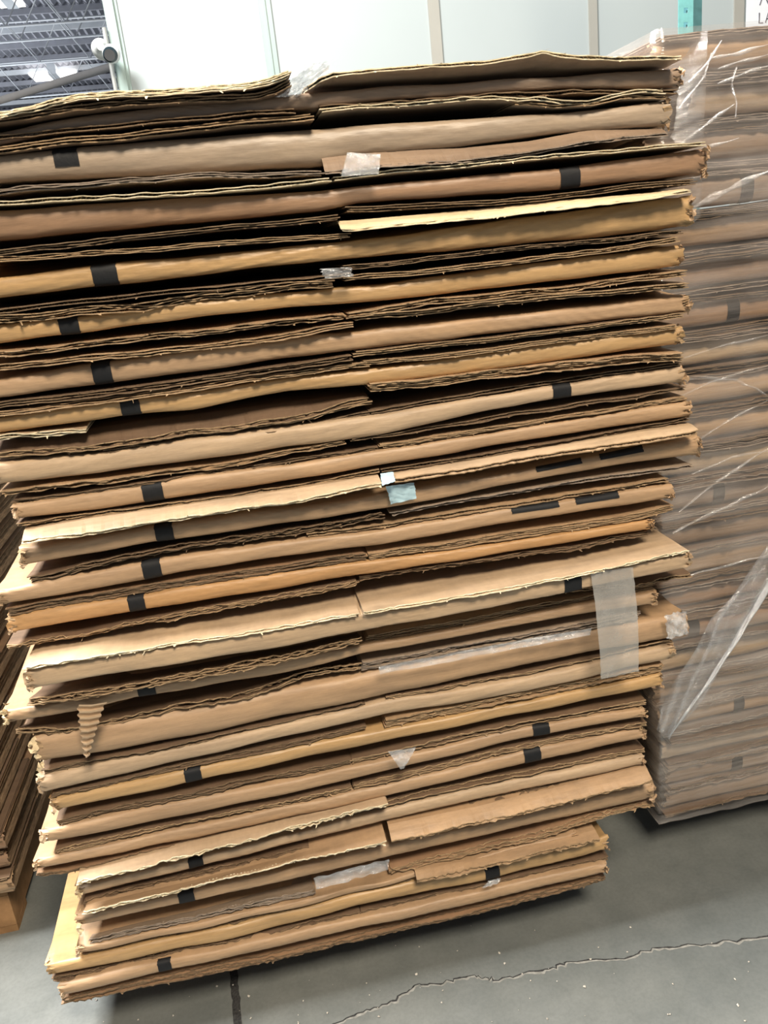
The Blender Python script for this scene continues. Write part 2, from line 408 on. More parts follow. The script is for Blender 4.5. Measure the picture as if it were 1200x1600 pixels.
# warehouse roof far behind
CZ = 6.6
xs = np.arange(-34, 8, .08); prof = [CZ + (.07 if (i // 1) % 2 else 0) for i in range(len(xs))]
m = MB()
m.grid([[[x, y, z] for y in (12, 60)] for x, z in zip(xs, prof)], smooth=False)
struct(m.obj('ceiling', DECKM))
k = 0
for i, y in enumerate(np.arange(13, 60, 1.3)):
    m = MB(); m.box((-34, y, CZ - .11), (8, y + .07, CZ - .002))
    o = m.obj('purlin', DECKM if i % 3 else STEEL); tag(o, 'roof purlin running crosswise under the grey roof deck', 'beam', 'purlins under the roof deck')
m = MB(); m.box((-45, 60, 0), (8, 60.2, 7.2)); struct(m.obj('wall_far', DECKM))
for i, y in enumerate([PZ(x_, y_, CZ - .95)[1] for x_, y_ in ((30, 40), (60, 62), (60, 98), (100, 147))]):
    m = MB(); zt_, zb_ = CZ - .2, CZ - .95
    m.bar((-34, y, zb_), (8, y, zb_), .03); m.bar((-34, y, zt_), (8, y, zt_), .03)
    n_ = 42
    for j in range(n_):
        a = -34 + 42 * j / n_; c = -34 + 42 * (j + .5) / n_; e2 = -34 + 42 * (j + 1) / n_
        m.bar((a, y, zb_), (c, y, zt_), .016); m.bar((c, y, zt_), (e2, y, zb_), .016)
    o = m.obj('roof_truss', STEEL)
    tag(o, ['white open-web roof truss, nearest of the far roof', 'white open-web roof truss, second nearest of the far roof', 'white open-web roof truss just above the bright skylight', 'white open-web roof truss, farthest and lowest in view'][i], 'truss', 'roof trusses')
for i, (pts) in enumerate(([(0, -6), (28, -8), (24, 8), (0, 9)], [(50, 120), (116, 112), (98, 124), (56, 129)])):
    c = [PZ(x, y, CZ - .18) for x, y in pts]
    x0, x1 = min(p[0] for p in c), max(p[0] for p in c); y0, y1 = min(p[1] for p in c), max(p[1] for p in c)
    if i == 1: y0, y1 = c[0][1] - .45, c[0][1] + .45; x0, x1 = c[0][0], c[0][0] + 1.15
    h = empty('skylight', ((x0 + x1) / 2, (y0 + y1) / 2, CZ - .2), ['bright skylight in the far roof at its top left corner', 'bright two-panel skylight low in the far roof above the grey beam'][i], 'skylight', 'skylights in the far roof')
    xm = (x0 + x1) / 2
    for a, b_ in ((x0, xm - .1), (xm + .1, x1)):
        m = MB(); m.box((a, y0, CZ - .22), (b_, y1, CZ - .17)); m.obj('light_panel', SKYM, h)
    m = MB(); m.box((xm - .1, y0, CZ - .24), (xm + .1, y1, CZ + .001)); m.obj('frame', STEEL, h)
a, b_ = PZ(-10, 160, 3.6), PZ(168, 106, 3.6); dd = b_ - a
m = MB(); m.tube([a - dd * .3, b_ + dd * .25], [.042, .042], 12)
tag(m.obj('ceiling_duct', BEAMM), 'grey round duct running diagonally below the far roof', 'duct')

# security camera on the wall corner
c = PY(174, 84, WY - .16); g = PY(155, 72, WY - .10)
h = empty('security_camera', (c[0], WY, c[2]), 'white round security camera with dark lens on the wall corner', 'security camera')
def ball(m, c, r, sx=1, sy_=1, sz=1, mi=0, n=20):
    P = [[[c[0] + r * sx * math.sin(t) * math.cos(p), c[1] + r * sy_ * math.sin(t) * math.sin(p), c[2] + r * sz * math.cos(t)] for p in np.linspace(0, 2 * math.pi, n, endpoint=False)] for t in np.linspace(.01, math.pi - .01, n)]
    m.grid(P, mi, cv=True)
r_ = 11.5 / FPX * 5.6
m = MB(); ball(m, c, r_, 1, 1, 1); m.obj('camera_ball', WHITEP, h)
vd = (CAM - c) / np.linalg.norm(CAM - c) + np.array([-.22, 0, -.12]); vd /= np.linalg.norm(vd)
m = MB(); m.tube([c + vd * r_ * .5, c + vd * r_ * .93, c + vd * r_ * 1.02], [r_ * .82, r_ * .78, r_ * .6], 24); m.obj('lens', LENSM, h)
m = MB(); m.tube([(g[0], WY + .01, g[2]), (g[0], WY - .05, g[2]), (g[0] + .005, WY - .11, g[2] - .005), (g[0] + .01, WY - .13, g[2] - .01)], [r_ * 1.05, r_ * 1.05, r_ * .85, r_ * .4], 20); m.obj('mounting_base', WHITEP, h)
m = MB(); m.tube([(g[0], WY - .10, g[2]), c], [r_ * .35] * 2, 10); m.obj('arm', WHITEP, h)
pa = PY(165, 58, WY - .06); m = MB(); m.tube([(pa[0], WY - .05, pa[2] + .05), (pa[0], WY - .05, .02)], [.013] * 2, 8)
tag(m.obj('conduit', WHITEP), 'thin white conduit running down the left end of the white wall', 'conduit')

# storage rack upright
ra = PY(1060, 50, 3.4); rb = PY(1083, 50, 3.4)
h = empty('rack_upright', (ra[0], 3.4, 0), 'teal perforated steel rack post behind the wrapped stack', 'rack post')
def perf(x0, x1, y, z0, z1, axis, mat_, name):
    m = MB(); W_ = x1 - x0; c0, c1 = x0 + W_ * .36, x0 + W_ * .64
    def q(a0, a1, b0, b1):
        if axis == 'x': m.box((a0, y, b0), (a1, y + .003, b1))
        else: m.box((y, a0, b0), (y + .003, a1, b1))
    q(x0, c0, z0, z1); q(c1, x1, z0, z1); z = z0
    while z < z1: q(c0, c1, z, z + .032); z += .0508
    m.obj(name, mat_, h)
perf(ra[0], rb[0], 3.4, 0, 3.6, 'x', TEAL, 'front_face')
perf(3.403, 3.475, rb[0] - .003, 0, 3.6, 'y', TEAL_SHADE, 'side_face')
rc = PY(1097, 50, 3.475)
perf(rb[0] - .02, rc[0], 3.478, 0, 3.6, 'x', TEAL_SHADE, 'rear_flange')
m = MB(); m.box((ra[0] - .03, 3.38, 0), (rb[0] + .04, 3.52, .006)); m.obj('base_plate', TEAL_SHADE, h)

# paper notice
s0 = PY(1167, 0, WY - .02)
h = empty('paper_sign', (s0[0] + .2, WY - .014, s0[2]), 'white paper notice with handwriting taped to the wall at upper right', 'sign')
zb_ = PY(1167, 41, WY - .02)[2]
m = MB(); m.box((s0[0], WY - .016, zb_ - .03), (s0[0] + .55, WY - .013, zb_ + .62)); m.obj('sheet', PAPER, h)
m = MB(); tp_ = PY(1186, 36, WY - .018)
for k_, strokes in enumerate(([(0, 1), (0, 0), (.5, 0)], [(0, 0), (.35, 1), (.7, 0)], [(.13, .36), (.57, .36)], [(0, 0), (0, 1), (.35, .92), (.55, .5), (.35, .08), (0, 0)])):
    ox = (0, .046, .046, .096)[k_]
    m.tube([(tp_[0] + ox + .055 * q[0], WY - .0175, tp_[2] + .06 * q[1]) for q in strokes], .0035, 6)
m.obj('lettering', INK, h)
m = MB()
for st in ([(1187, 8), (1189, 2), (1192, -6)], [(1196, -4), (1200, 5), (1202, 9)], [(1203, -4), (1199, 4)]):
    m.tube([PY(x, y, WY - .018) for x, y in st], .003, 6)
m.obj('handwriting', INK, h)

# ================================================================== PALLETS
def pallet(X0, X1, Y0, Y1, label):
    h = empty('wooden_pallet', ((X0 + X1) / 2, (Y0 + Y1) / 2, 0), label, 'pallet', 'pallets under the carton stacks')
    n_ = 7
    for i in range(n_):
        y = Y0 + (Y1 - Y0 - .09) * i / (n_ - 1); m = MB(); m.box((X0, y, .108), (X1, y + .09, .126)); m.obj('deck_board', WOOD, h)
    for i in range(3):
        x = X0 + (X1 - X0 - .045) * i / 2; m = MB(); m.box((x, Y0, .019), (x + .045, Y1, .107)); m.obj('stringer', WOOD, h)
    for y in (Y0, (Y0 + Y1) / 2 - .045, Y1 - .09):
        m = MB(); m.box((X0, y, 0), (X1, y + .09, .018)); m.obj('bottom_board', WOOD, h)

# ================================================================== MAIN STACK
def W(pts, yf):                # measured (px, py) list -> height curve on the plane y = D + yf
    q = [PY(x, y, D + yf) for x, y in pts]; return line([(p[0], p[2]) for p in q]), q[0][0], q[-1][0]
def mean_el(pts):
    x, y = pts[len(pts) // 2]; d = ray(x, y); return math.atan2(-d[2], math.hypot(d[0], d[1]))

# S: (edge points, thickness px, colour, raw edge colour, protrusion m, options)
U = []
def unit(label, F, col, left=None, yf=0., tapes=(), S=(), sharp=False):
    U.append(dict(label=label, F=F, col=col, left=left, yf=yf, tapes=tapes, S=S, sharp=sharp))

unit('topmost flattened carton with a curled upper left flap and a peaked right flap',
     [(0, 205, 226), (60, 192, 214), (150, 178, 202), (300, 163, 187), (430, 150, 175), (600, 134, 156), (880, 119, 137), (1066, 104, 135)], 'grey', -170,
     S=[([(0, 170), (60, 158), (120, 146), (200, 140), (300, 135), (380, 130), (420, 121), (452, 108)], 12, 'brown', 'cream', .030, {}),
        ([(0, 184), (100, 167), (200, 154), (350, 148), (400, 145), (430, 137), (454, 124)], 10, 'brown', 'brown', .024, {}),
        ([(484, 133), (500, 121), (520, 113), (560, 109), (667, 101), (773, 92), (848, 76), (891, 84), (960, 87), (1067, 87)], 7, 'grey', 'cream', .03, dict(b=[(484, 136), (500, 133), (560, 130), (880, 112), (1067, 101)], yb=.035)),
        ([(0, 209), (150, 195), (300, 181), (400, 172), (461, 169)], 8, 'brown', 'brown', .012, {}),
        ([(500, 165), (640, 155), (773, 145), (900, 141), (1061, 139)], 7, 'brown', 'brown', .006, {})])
unit('second flattened carton from the top, wavy right flap, black tape patch far left',
     [(0, 241, 285), (85, 231, 280), (300, 213, 270), (500, 200, 258), (560, 194, 243), (720, 184, 229), (880, 175, 205), (1046, 157, 197)], 'putty', -150, tapes=[(85, 124, 'k', 0, .55)],
     S=[([(0, 228), (100, 216), (200, 206), (300, 195), (400, 185), (487, 176)], 11, 'brown', 'tan', .022, {}),
        ([(499, 170), (560, 162), (667, 157), (773, 150), (850, 152), (880, 158), (920, 155), (960, 144), (1000, 139), (1037, 142)], 6, 'dust', 'cream', .018, {}),
        ([(800, 158), (870, 163), (930, 160), (970, 150), (1037, 149)], 5, 'dust', 'tan', .010, {}),
        ([(0, 295), (150, 281), (300, 271), (400, 268), (504, 266)], 9, 'dust', 'dust', .025, {}),
        ([(507, 266), (592, 258), (720, 250), (827, 238), (923, 218), (1045, 207)], 5, 'grey', 'dust', .016, dict(b=[(507, 243), (560, 237), (720, 231), (827, 220), (923, 202), (1045, 201)], yb=.008)),
        ])
unit('third flattened carton from the top, dark fold with black tape near its right end',
     [(0, 328, 375), (300, 308, 348), (500, 298, 330), (560, 289, 316), (880, 262, 295), (1104, 232, 271)], 'umber', -120, tapes=[(876, 907, 'k', 0, 1)],
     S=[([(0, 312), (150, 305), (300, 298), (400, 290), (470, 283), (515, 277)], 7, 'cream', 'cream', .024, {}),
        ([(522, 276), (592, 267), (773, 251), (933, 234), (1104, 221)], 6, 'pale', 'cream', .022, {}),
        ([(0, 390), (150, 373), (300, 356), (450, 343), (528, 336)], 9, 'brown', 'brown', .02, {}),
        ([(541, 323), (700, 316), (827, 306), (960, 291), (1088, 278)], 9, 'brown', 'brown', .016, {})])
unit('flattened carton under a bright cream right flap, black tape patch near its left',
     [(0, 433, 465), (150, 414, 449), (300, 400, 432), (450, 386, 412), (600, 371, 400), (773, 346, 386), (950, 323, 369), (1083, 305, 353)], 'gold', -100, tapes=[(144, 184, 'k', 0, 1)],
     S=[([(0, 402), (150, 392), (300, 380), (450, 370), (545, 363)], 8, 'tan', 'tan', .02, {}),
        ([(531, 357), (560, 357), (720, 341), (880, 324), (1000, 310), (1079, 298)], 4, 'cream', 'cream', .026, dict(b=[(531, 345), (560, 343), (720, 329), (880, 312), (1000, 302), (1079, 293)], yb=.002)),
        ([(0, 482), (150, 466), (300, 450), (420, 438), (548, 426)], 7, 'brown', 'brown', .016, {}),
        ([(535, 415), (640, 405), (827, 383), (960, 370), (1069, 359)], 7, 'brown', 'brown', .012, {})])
unit('flattened carton with wrinkled golden fold and black tape near the left photo edge',
     [(0, 507, 537), (124, 495, 521), (300, 470, 497), (450, 457, 481), (600, 444, 470), (827, 412, 445), (1066, 384, 415)], 'gold', -75, tapes=[(92, 124, 'k', 0, 1)],
     S=[([(0, 493), (100, 483), (200, 474), (300, 462), (400, 448), (520, 436)], 13, 'tan', 'tan', .022, dict(fray=1.8)),
        ([(535, 432), (640, 423), (880, 396), (1000, 380), (1060, 370)], 8, 'tan', 'tan', .018, {}),
        ([(0, 548), (100, 539), (200, 527), (300, 518), (400, 504), (540, 489)], 9, 'tan', 'tan', .014, dict(fray=1.8)),
        ([(540, 491), (600, 478), (720, 463), (880, 448), (1072, 422)], 9, 'tan', 'tan', .018, dict(fray=1.5))])
unit('tan flattened carton with black tape patch, just below the wrinkled golden one',
     [(0, 592, 622), (150, 567, 602), (300, 546, 583), (450, 528, 560), (600, 512, 543), (827, 488, 515), (1078, 460, 487)], 'tan', -60, tapes=[(144, 175, 'k', 0, 1)],
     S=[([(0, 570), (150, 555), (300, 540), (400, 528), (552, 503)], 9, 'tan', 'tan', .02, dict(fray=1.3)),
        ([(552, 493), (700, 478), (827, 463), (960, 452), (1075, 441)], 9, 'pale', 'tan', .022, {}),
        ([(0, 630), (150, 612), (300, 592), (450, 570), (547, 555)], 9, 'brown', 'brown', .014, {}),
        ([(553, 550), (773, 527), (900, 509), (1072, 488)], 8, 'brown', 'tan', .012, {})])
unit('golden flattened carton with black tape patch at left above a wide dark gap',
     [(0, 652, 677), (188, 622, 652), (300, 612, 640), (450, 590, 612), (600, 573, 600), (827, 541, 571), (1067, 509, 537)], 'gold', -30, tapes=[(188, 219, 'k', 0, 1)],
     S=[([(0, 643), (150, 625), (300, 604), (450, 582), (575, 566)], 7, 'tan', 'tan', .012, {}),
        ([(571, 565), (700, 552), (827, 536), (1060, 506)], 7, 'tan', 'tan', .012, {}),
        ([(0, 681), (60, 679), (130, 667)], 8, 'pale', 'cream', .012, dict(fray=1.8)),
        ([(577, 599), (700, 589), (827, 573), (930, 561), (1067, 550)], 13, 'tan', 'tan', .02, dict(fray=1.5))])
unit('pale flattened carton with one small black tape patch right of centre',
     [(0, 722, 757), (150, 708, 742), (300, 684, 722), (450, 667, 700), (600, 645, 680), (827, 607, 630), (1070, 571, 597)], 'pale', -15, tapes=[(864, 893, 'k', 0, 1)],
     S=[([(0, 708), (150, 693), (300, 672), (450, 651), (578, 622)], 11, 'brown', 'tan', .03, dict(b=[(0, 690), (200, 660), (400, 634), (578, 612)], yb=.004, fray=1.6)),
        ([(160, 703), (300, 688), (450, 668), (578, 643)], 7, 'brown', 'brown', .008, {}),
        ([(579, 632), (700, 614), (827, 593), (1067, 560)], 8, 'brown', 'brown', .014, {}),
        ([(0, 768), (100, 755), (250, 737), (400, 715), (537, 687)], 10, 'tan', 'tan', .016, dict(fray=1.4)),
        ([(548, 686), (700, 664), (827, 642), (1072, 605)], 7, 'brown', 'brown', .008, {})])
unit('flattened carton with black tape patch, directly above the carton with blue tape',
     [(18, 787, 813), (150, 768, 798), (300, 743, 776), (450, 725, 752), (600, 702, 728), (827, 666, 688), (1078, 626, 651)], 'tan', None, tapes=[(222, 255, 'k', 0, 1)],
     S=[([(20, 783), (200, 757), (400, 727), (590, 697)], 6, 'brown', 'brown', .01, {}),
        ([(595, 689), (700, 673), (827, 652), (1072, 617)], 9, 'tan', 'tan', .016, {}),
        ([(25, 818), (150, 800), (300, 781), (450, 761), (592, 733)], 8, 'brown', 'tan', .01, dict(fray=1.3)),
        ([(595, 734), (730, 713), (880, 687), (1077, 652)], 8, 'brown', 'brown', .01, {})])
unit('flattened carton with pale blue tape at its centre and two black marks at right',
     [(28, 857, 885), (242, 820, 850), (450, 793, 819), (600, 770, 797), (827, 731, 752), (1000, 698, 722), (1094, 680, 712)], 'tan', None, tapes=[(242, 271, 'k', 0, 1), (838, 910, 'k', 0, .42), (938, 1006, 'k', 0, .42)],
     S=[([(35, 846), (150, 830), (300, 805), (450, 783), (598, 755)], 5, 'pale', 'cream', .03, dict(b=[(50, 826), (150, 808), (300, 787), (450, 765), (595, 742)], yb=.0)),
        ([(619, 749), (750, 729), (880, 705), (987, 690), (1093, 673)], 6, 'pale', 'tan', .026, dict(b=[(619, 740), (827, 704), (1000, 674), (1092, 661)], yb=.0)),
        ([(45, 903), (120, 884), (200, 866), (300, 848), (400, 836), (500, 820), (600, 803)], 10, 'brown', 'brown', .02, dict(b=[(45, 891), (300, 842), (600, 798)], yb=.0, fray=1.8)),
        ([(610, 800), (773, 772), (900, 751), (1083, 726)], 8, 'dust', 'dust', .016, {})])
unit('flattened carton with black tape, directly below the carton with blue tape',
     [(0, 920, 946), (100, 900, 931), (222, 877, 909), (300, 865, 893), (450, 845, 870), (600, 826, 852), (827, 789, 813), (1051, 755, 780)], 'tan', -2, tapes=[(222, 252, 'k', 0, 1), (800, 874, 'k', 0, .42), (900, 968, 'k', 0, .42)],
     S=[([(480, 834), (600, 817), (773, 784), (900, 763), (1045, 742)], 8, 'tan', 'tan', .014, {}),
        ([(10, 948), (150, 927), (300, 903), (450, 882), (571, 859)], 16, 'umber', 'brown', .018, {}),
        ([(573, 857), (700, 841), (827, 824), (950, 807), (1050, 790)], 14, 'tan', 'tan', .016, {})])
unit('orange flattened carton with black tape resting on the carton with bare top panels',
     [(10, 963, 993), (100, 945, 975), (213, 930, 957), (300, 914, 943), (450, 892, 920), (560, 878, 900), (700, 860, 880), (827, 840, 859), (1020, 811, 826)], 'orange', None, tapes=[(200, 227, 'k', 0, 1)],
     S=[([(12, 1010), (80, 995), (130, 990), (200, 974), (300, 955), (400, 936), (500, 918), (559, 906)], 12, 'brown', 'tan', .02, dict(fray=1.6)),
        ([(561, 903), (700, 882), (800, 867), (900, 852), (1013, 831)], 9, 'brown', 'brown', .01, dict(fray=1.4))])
unit('flattened carton with broad bare tan top panels and long clear tape hanging from it',
     [(38, 1050, 1078), (150, 1029, 1060), (300, 1006, 1035), (450, 982, 1010), (563, 962, 988), (700, 938, 963), (827, 915, 939), (933, 895, 917), (1078, 864, 887)], 'pale', None, yf=-.045, sharp=True, tapes=[(882, 909, 'k', 0, 1)],
     S=[([(38, 1046), (150, 1025), (300, 1003), (450, 979), (560, 959)], 3, 'pale', 'cream', .052, dict(plies=2)),
        ([(568, 957), (700, 935), (827, 912), (933, 891), (1076, 860)], 3, 'pale', 'cream', .052, dict(plies=2)),
        ([(800, 932), (987, 913), (1080, 896)], 7, 'brown', 'tan', .02, dict(fray=1.5)),
        ([(42, 1094), (150, 1080), (300, 1050), (450, 1024), (564, 998)], 9, 'brown', 'tan', .03, dict(b=[(45, 1080), (300, 1038), (565, 988)], yb=0, fray=1.5))])
unit('flattened carton with torn left corner, directly under the carton with bare top panels',
     [(5, 1108, 1130), (150, 1085, 1108), (214, 1069, 1092), (300, 1054, 1078), (450, 1026, 1053), (570, 1005, 1022), (700, 983, 1000), (827, 958, 974), (1025, 922, 944)], 'tan', None, yf=-.006, tapes=[(214, 243, 'k', 0, 1)],
     S=[([(572, 984), (700, 964), (827, 942), (928, 925), (1022, 908)], 13, 'tan', 'tan', .016, {}),
        ([(25, 1138), (100, 1140), (165, 1126), (300, 1100), (400, 1078), (480, 1052), (563, 1036)], 9, 'brown', 'tan', .03, dict(b=[(60, 1128), (165, 1112), (300, 1084), (563, 1030)], yb=.0, fray=1.6)),
        ([(565, 1020), (700, 1001), (773, 988), (880, 968), (1000, 945)], 18, 'dust', 'dust', .016, {})])
unit('tall-folded flattened carton with a pleated torn paper strip hanging over its left end',
     [(50, 1150, 1197), (165, 1130, 1180), (300, 1105, 1156), (450, 1075, 1123), (600, 1045, 1092), (827, 1003, 1042), (950, 980, 1018), (1073, 957, 997)], 'tan', None,
     S=[([(65, 1203), (200, 1178), (300, 1157), (450, 1126), (568, 1098)], 9, 'brown', 'brown', .012, {}),
        ([(605, 1086), (700, 1068), (827, 1044), (928, 1023), (1051, 999)], 5, 'brown', 'tan', .012, {})])
unit('flattened carton with a plain fold, just below the tall-folded one and without any tape',
     [(55, 1213, 1243), (200, 1182, 1212), (300, 1162, 1187), (450, 1128, 1153), (600, 1095, 1120), (827, 1056, 1082), (1053, 1005, 1030)], 'pale', None,
     S=[([(80, 1242), (200, 1215), (300, 1190), (450, 1158), (572, 1127)], 8, 'brown', 'brown', .012, {}),
        ([(603, 1119), (700, 1100), (827, 1077), (950, 1053), (1037, 1034)], 16, 'tan', 'tan', .018, {})])
unit('golden flattened carton, first one with black tape below the hanging paper strip',
     [(78, 1247, 1270), (200, 1220, 1245), (288, 1201, 1226), (450, 1168, 1193), (600, 1138, 1160), (827, 1094, 1115), (1035, 1050, 1072)], 'gold', None, tapes=[(288, 315, 'k', 0, 1)],
     S=[([(85, 1277), (200, 1252), (300, 1232), (450, 1201), (545, 1177)], 10, 'brown', 'brown', .014, {}),
        ([(548, 1181), (603, 1166), (700, 1145), (827, 1121), (1008, 1090)], 10, 'brown', 'tan', .014, {})])
unit('flattened carton with the upper of two stacked black tape patches at right',
     [(62, 1297, 1320), (150, 1277, 1305), (300, 1247, 1275), (450, 1218, 1243), (600, 1186, 1208), (827, 1133, 1154), (1008, 1103, 1120)], 'tan', None, tapes=[(833, 859, 'k', 0, 1)],
     S=[([(85, 1326), (200, 1301), (300, 1279), (450, 1247), (548, 1220)], 9, 'brown', 'tan', .012, dict(fray=1.3)),
        ([(550, 1219), (700, 1186), (827, 1158), (1008, 1123)], 8, 'brown', 'tan', .012, {})])
unit('flattened carton with the lower of two stacked black tape patches at right',
     [(52, 1343, 1361), (150, 1320, 1341), (300, 1290, 1313), (450, 1258, 1281), (600, 1225, 1248), (827, 1168, 1193), (1008, 1136, 1156)], 'tan', None, tapes=[(819, 845, 'k', 0, 1)],
     S=[([(56, 1366), (100, 1362), (200, 1338), (350, 1305), (532, 1260)], 9, 'umber', 'brown', .012, {}),
        ([(536, 1258), (700, 1226), (773, 1214), (900, 1190), (1008, 1166)], 9, 'brown', 'tan', .012, {})])
unit('pale flattened carton with torn whitish left flap above a small black tape patch',
     [(118, 1384, 1402), (306, 1337, 1357), (450, 1303, 1322), (600, 1262, 1284), (747, 1229, 1252), (1005, 1176, 1196)], 'pale', None, tapes=[(294, 318, 'k', 0, 1)],
     S=[([(120, 1379), (300, 1333), (450, 1297), (605, 1257)], 5, 'pale', 'cream', .026, dict(b=[(125, 1362), (300, 1319), (450, 1283), (606, 1245)], yb=.0, fray=1.5)),
        ([(130, 1408), (300, 1366), (400, 1345), (480, 1324)], 9, 'brown', 'brown', .012, dict(fray=1.5)),
        ([(735, 1257), (827, 1234), (900, 1217), (1010, 1196)], 9, 'brown', 'brown', .014, dict(fray=1.5))])
unit('flattened carton with broad orange-brown right flap and badly crushed right corner',
     [(118, 1429, 1450), (280, 1392, 1415), (450, 1355, 1378), (600, 1318, 1344), (827, 1268, 1292), (1020, 1220, 1250)], 'tan', None, tapes=[(278, 304, 'k', 0, 1)],
     S=[([(130, 1426), (300, 1386), (450, 1350), (604, 1314)], 4, 'tan', 'cream', .03, dict(b=[(140, 1413), (300, 1376), (450, 1338), (604, 1294)], yb=0)),
        ([(611, 1314), (747, 1284), (827, 1266), (1019, 1218)], 4, 'tan', 'tan', .03, dict(b=[(610, 1287), (747, 1259), (880, 1227), (1003, 1197)], yb=.0)),
        ([(140, 1468), (300, 1433), (490, 1390)], 7, 'dust', 'dust', .026, dict(b=[(135, 1456), (300, 1420), (500, 1372)], yb=0)),
        ([(610, 1345), (700, 1323), (827, 1297), (1022, 1253)], 10, 'umber', 'tan', .014, dict(fray=1.3))])
unit('thin flattened carton with greyish flaps and silvery tape, third from the bottom',
     [(118, 1477, 1492), (300, 1440, 1455), (500, 1397, 1411), (640, 1362, 1374), (800, 1322, 1334), (900, 1297, 1309)], 'tan', None,
     S=[([(125, 1493), (300, 1455), (450, 1420), (560, 1393), (640, 1376)], 6, 'brown', 'brown', .02, dict(fray=1.2))])
unit('second flattened carton from the bottom, pale top uncovered at left, tape patch at right',
     [(70, 1505, 1527), (200, 1478, 1503), (400, 1436, 1462), (560, 1393, 1417), (757, 1353, 1379), (949, 1305, 1330)], 'gold', None, tapes=[(758, 781, 'k', 0, 1)],
     S=[([(650, 1376), (760, 1352), (850, 1330), (935, 1311)], 4, 'tan', 'tan', .02, dict(b=[(690, 1352), (760, 1338), (850, 1316), (928, 1297)], yb=0)),
        ([(80, 1527), (250, 1490), (400, 1464), (560, 1425)], 9, 'brown', 'brown', .012, dict(fray=1.3)),
        ([(562, 1424), (700, 1396), (800, 1372), (949, 1337)], 8, 'brown', 'brown', .012, {})])
unit('bottom flattened carton of the front stack with black tape patch near its left corner',
     [(90, 1536, 1560), (246, 1501, 1523), (400, 1468, 1490), (560, 1432, 1453), (750, 1390, 1412), (948, 1345, 1365)], 'tan', None, yf=-.008, tapes=[(246, 268, 'k', 0, 1)],
     S=[([(96, 1562), (250, 1528), (400, 1500), (550, 1466), (750, 1420), (945, 1369)], 8, 'umber', 'brown', -.004, {})])

COLD = {'brown': 'brown', 'tan': 'tan'}
INFO = []
zprev = None
for ui, u in enumerate(U):
    yf = u['yf']; F = u['F']
    ft, _, _ = W([(p[0], p[1]) for p in F], yf + (.009 if ui >= 5 and not u['sharp'] else 0)); _, xa, xb = W([(p[0], p[1]) for p in F], yf); fb, _, _ = W([(p[0], p[2]) for p in F], yf)
    if u['left'] is not None: xa = PY(u['left'], F[0][1] + 20, D + yf)[0]
    root = empty('flattened_carton', ((xa + xb) / 2, D + .4, float(fb((xa + xb) / 2))), u['label'], 'carton', 'flattened cartons in the front stack')
    upf = dnf = None
    if ui: 
        pf = U[ui - 1]; pb, _, _ = W([(p[0], p[2]) for p in pf['F']], pf['yf']); upf = lambda X, a=ft, b=pb: a(X) + .47 * (b(X) - a(X))
    if ui < len(U) - 1:
        nf = U[ui + 1]; nb, _, _ = W([(p[0], p[1]) for p in nf['F']], nf['yf']); dnf = lambda X, a=fb, b=nb: a(X) - .47 * (a(X) - b(X))
    m, info = make_fold(xa, xb, ft, fb, yf, u['sharp'], upf=upf, dnf=dnf)
    m.obj('folded_panel', [KRAFT[u['col']], RAW['tan']], root)
    for (x0, x1, kind, k0, k1) in u['tapes']:
        ymid = np.interp((x0 + x1) / 2, [p[0] for p in F], [(p[1] + p[2]) / 2 for p in F])
        a = PY(x0, ymid, D + yf)[0]; b_ = PY(x1, ymid, D + yf)[0]
        band_on_fold(info, a, b_, yf, u['sharp'], k0, k1).obj('black_tape', BLACK, root)
    for (e_, t, colr, raw, pr, op) in u['S']:
        if 1 <= ui <= 6 and 'b' not in op: pr *= .55
        if ui >= 7 and 'b' not in op and pr > 0 and pr < .05: pr = -.006; t = t * .68
        if 'b' in op and u['S'] and colr in ('brown', 'dust') and ui > 6: pr = -.004 if ui != 12 else .03; op = dict(op, yb=.05)
        ye = -pr
        if ui >= 7 and 'b' not in op and not u['sharp'] and pr < 0:
            mx = (e_[0][0] + e_[-1][0]) / 2; my = np.interp(mx, [p[0] for p in e_], [p[1] for p in e_]); own = [p[0] for p in F]
            above = my < np.interp(mx, own, [(p[1] + p[2]) / 2 for p in F]); tgt = F if above else (U[ui + 1]['F'] if ui + 1 < len(U) else None); k_ = .85
            if not above and tgt is not None and any(min(q[0][-1][0], e_[-1][0]) - max(q[0][0][0], e_[0][0]) > 120 and np.interp(mx, [p[0] for p in q[0]], [p[1] for p in q[0]]) < np.interp(mx, [p[0] for p in tgt], [p[1] for p in tgt]) + 3 for q in U[ui + 1]['S']): k_ = 0
            if tgt is not None:
                xs_ = sorted(set([p[0] for p in e_] + [x for x in range(int(e_[0][0]) + 40, int(e_[-1][0]) - 20, 90)]))
                ne = []
                for x in xs_:
                    y = np.interp(x, [p[0] for p in e_], [p[1] for p in e_]); yt = np.interp(x, [p[0] for p in tgt], [p[1] for p in tgt]) - t - .5
                    ne.append((x, y + (k_ if tgt[0][0] - 15 <= x <= tgt[-1][0] + 15 else 0) * max(0, yt - y)))
                e_ = ne
        fe, x0, x1 = W(e_, ye)
        if e_[0][0] == 0: x0 = xa + .006
        fbb = None
        if 'b' in op: fbb, bx0, bx1 = W(op['b'], op.get('yb', 0))
        x, y = e_[len(e_) // 2]; T = PY(x, y, D + ye)[2] - PY(x, y + t, D + ye)[2]
        make_sheet(x0, x1, fe, T, ye, fbb, op.get('yb', .02), op.get('plies'), op.get('fray', 1.0)).obj('flap', [KRAFT[colr], RAW[raw]], root)
    INFO.append((root, info, yf))
    u['root'] = root

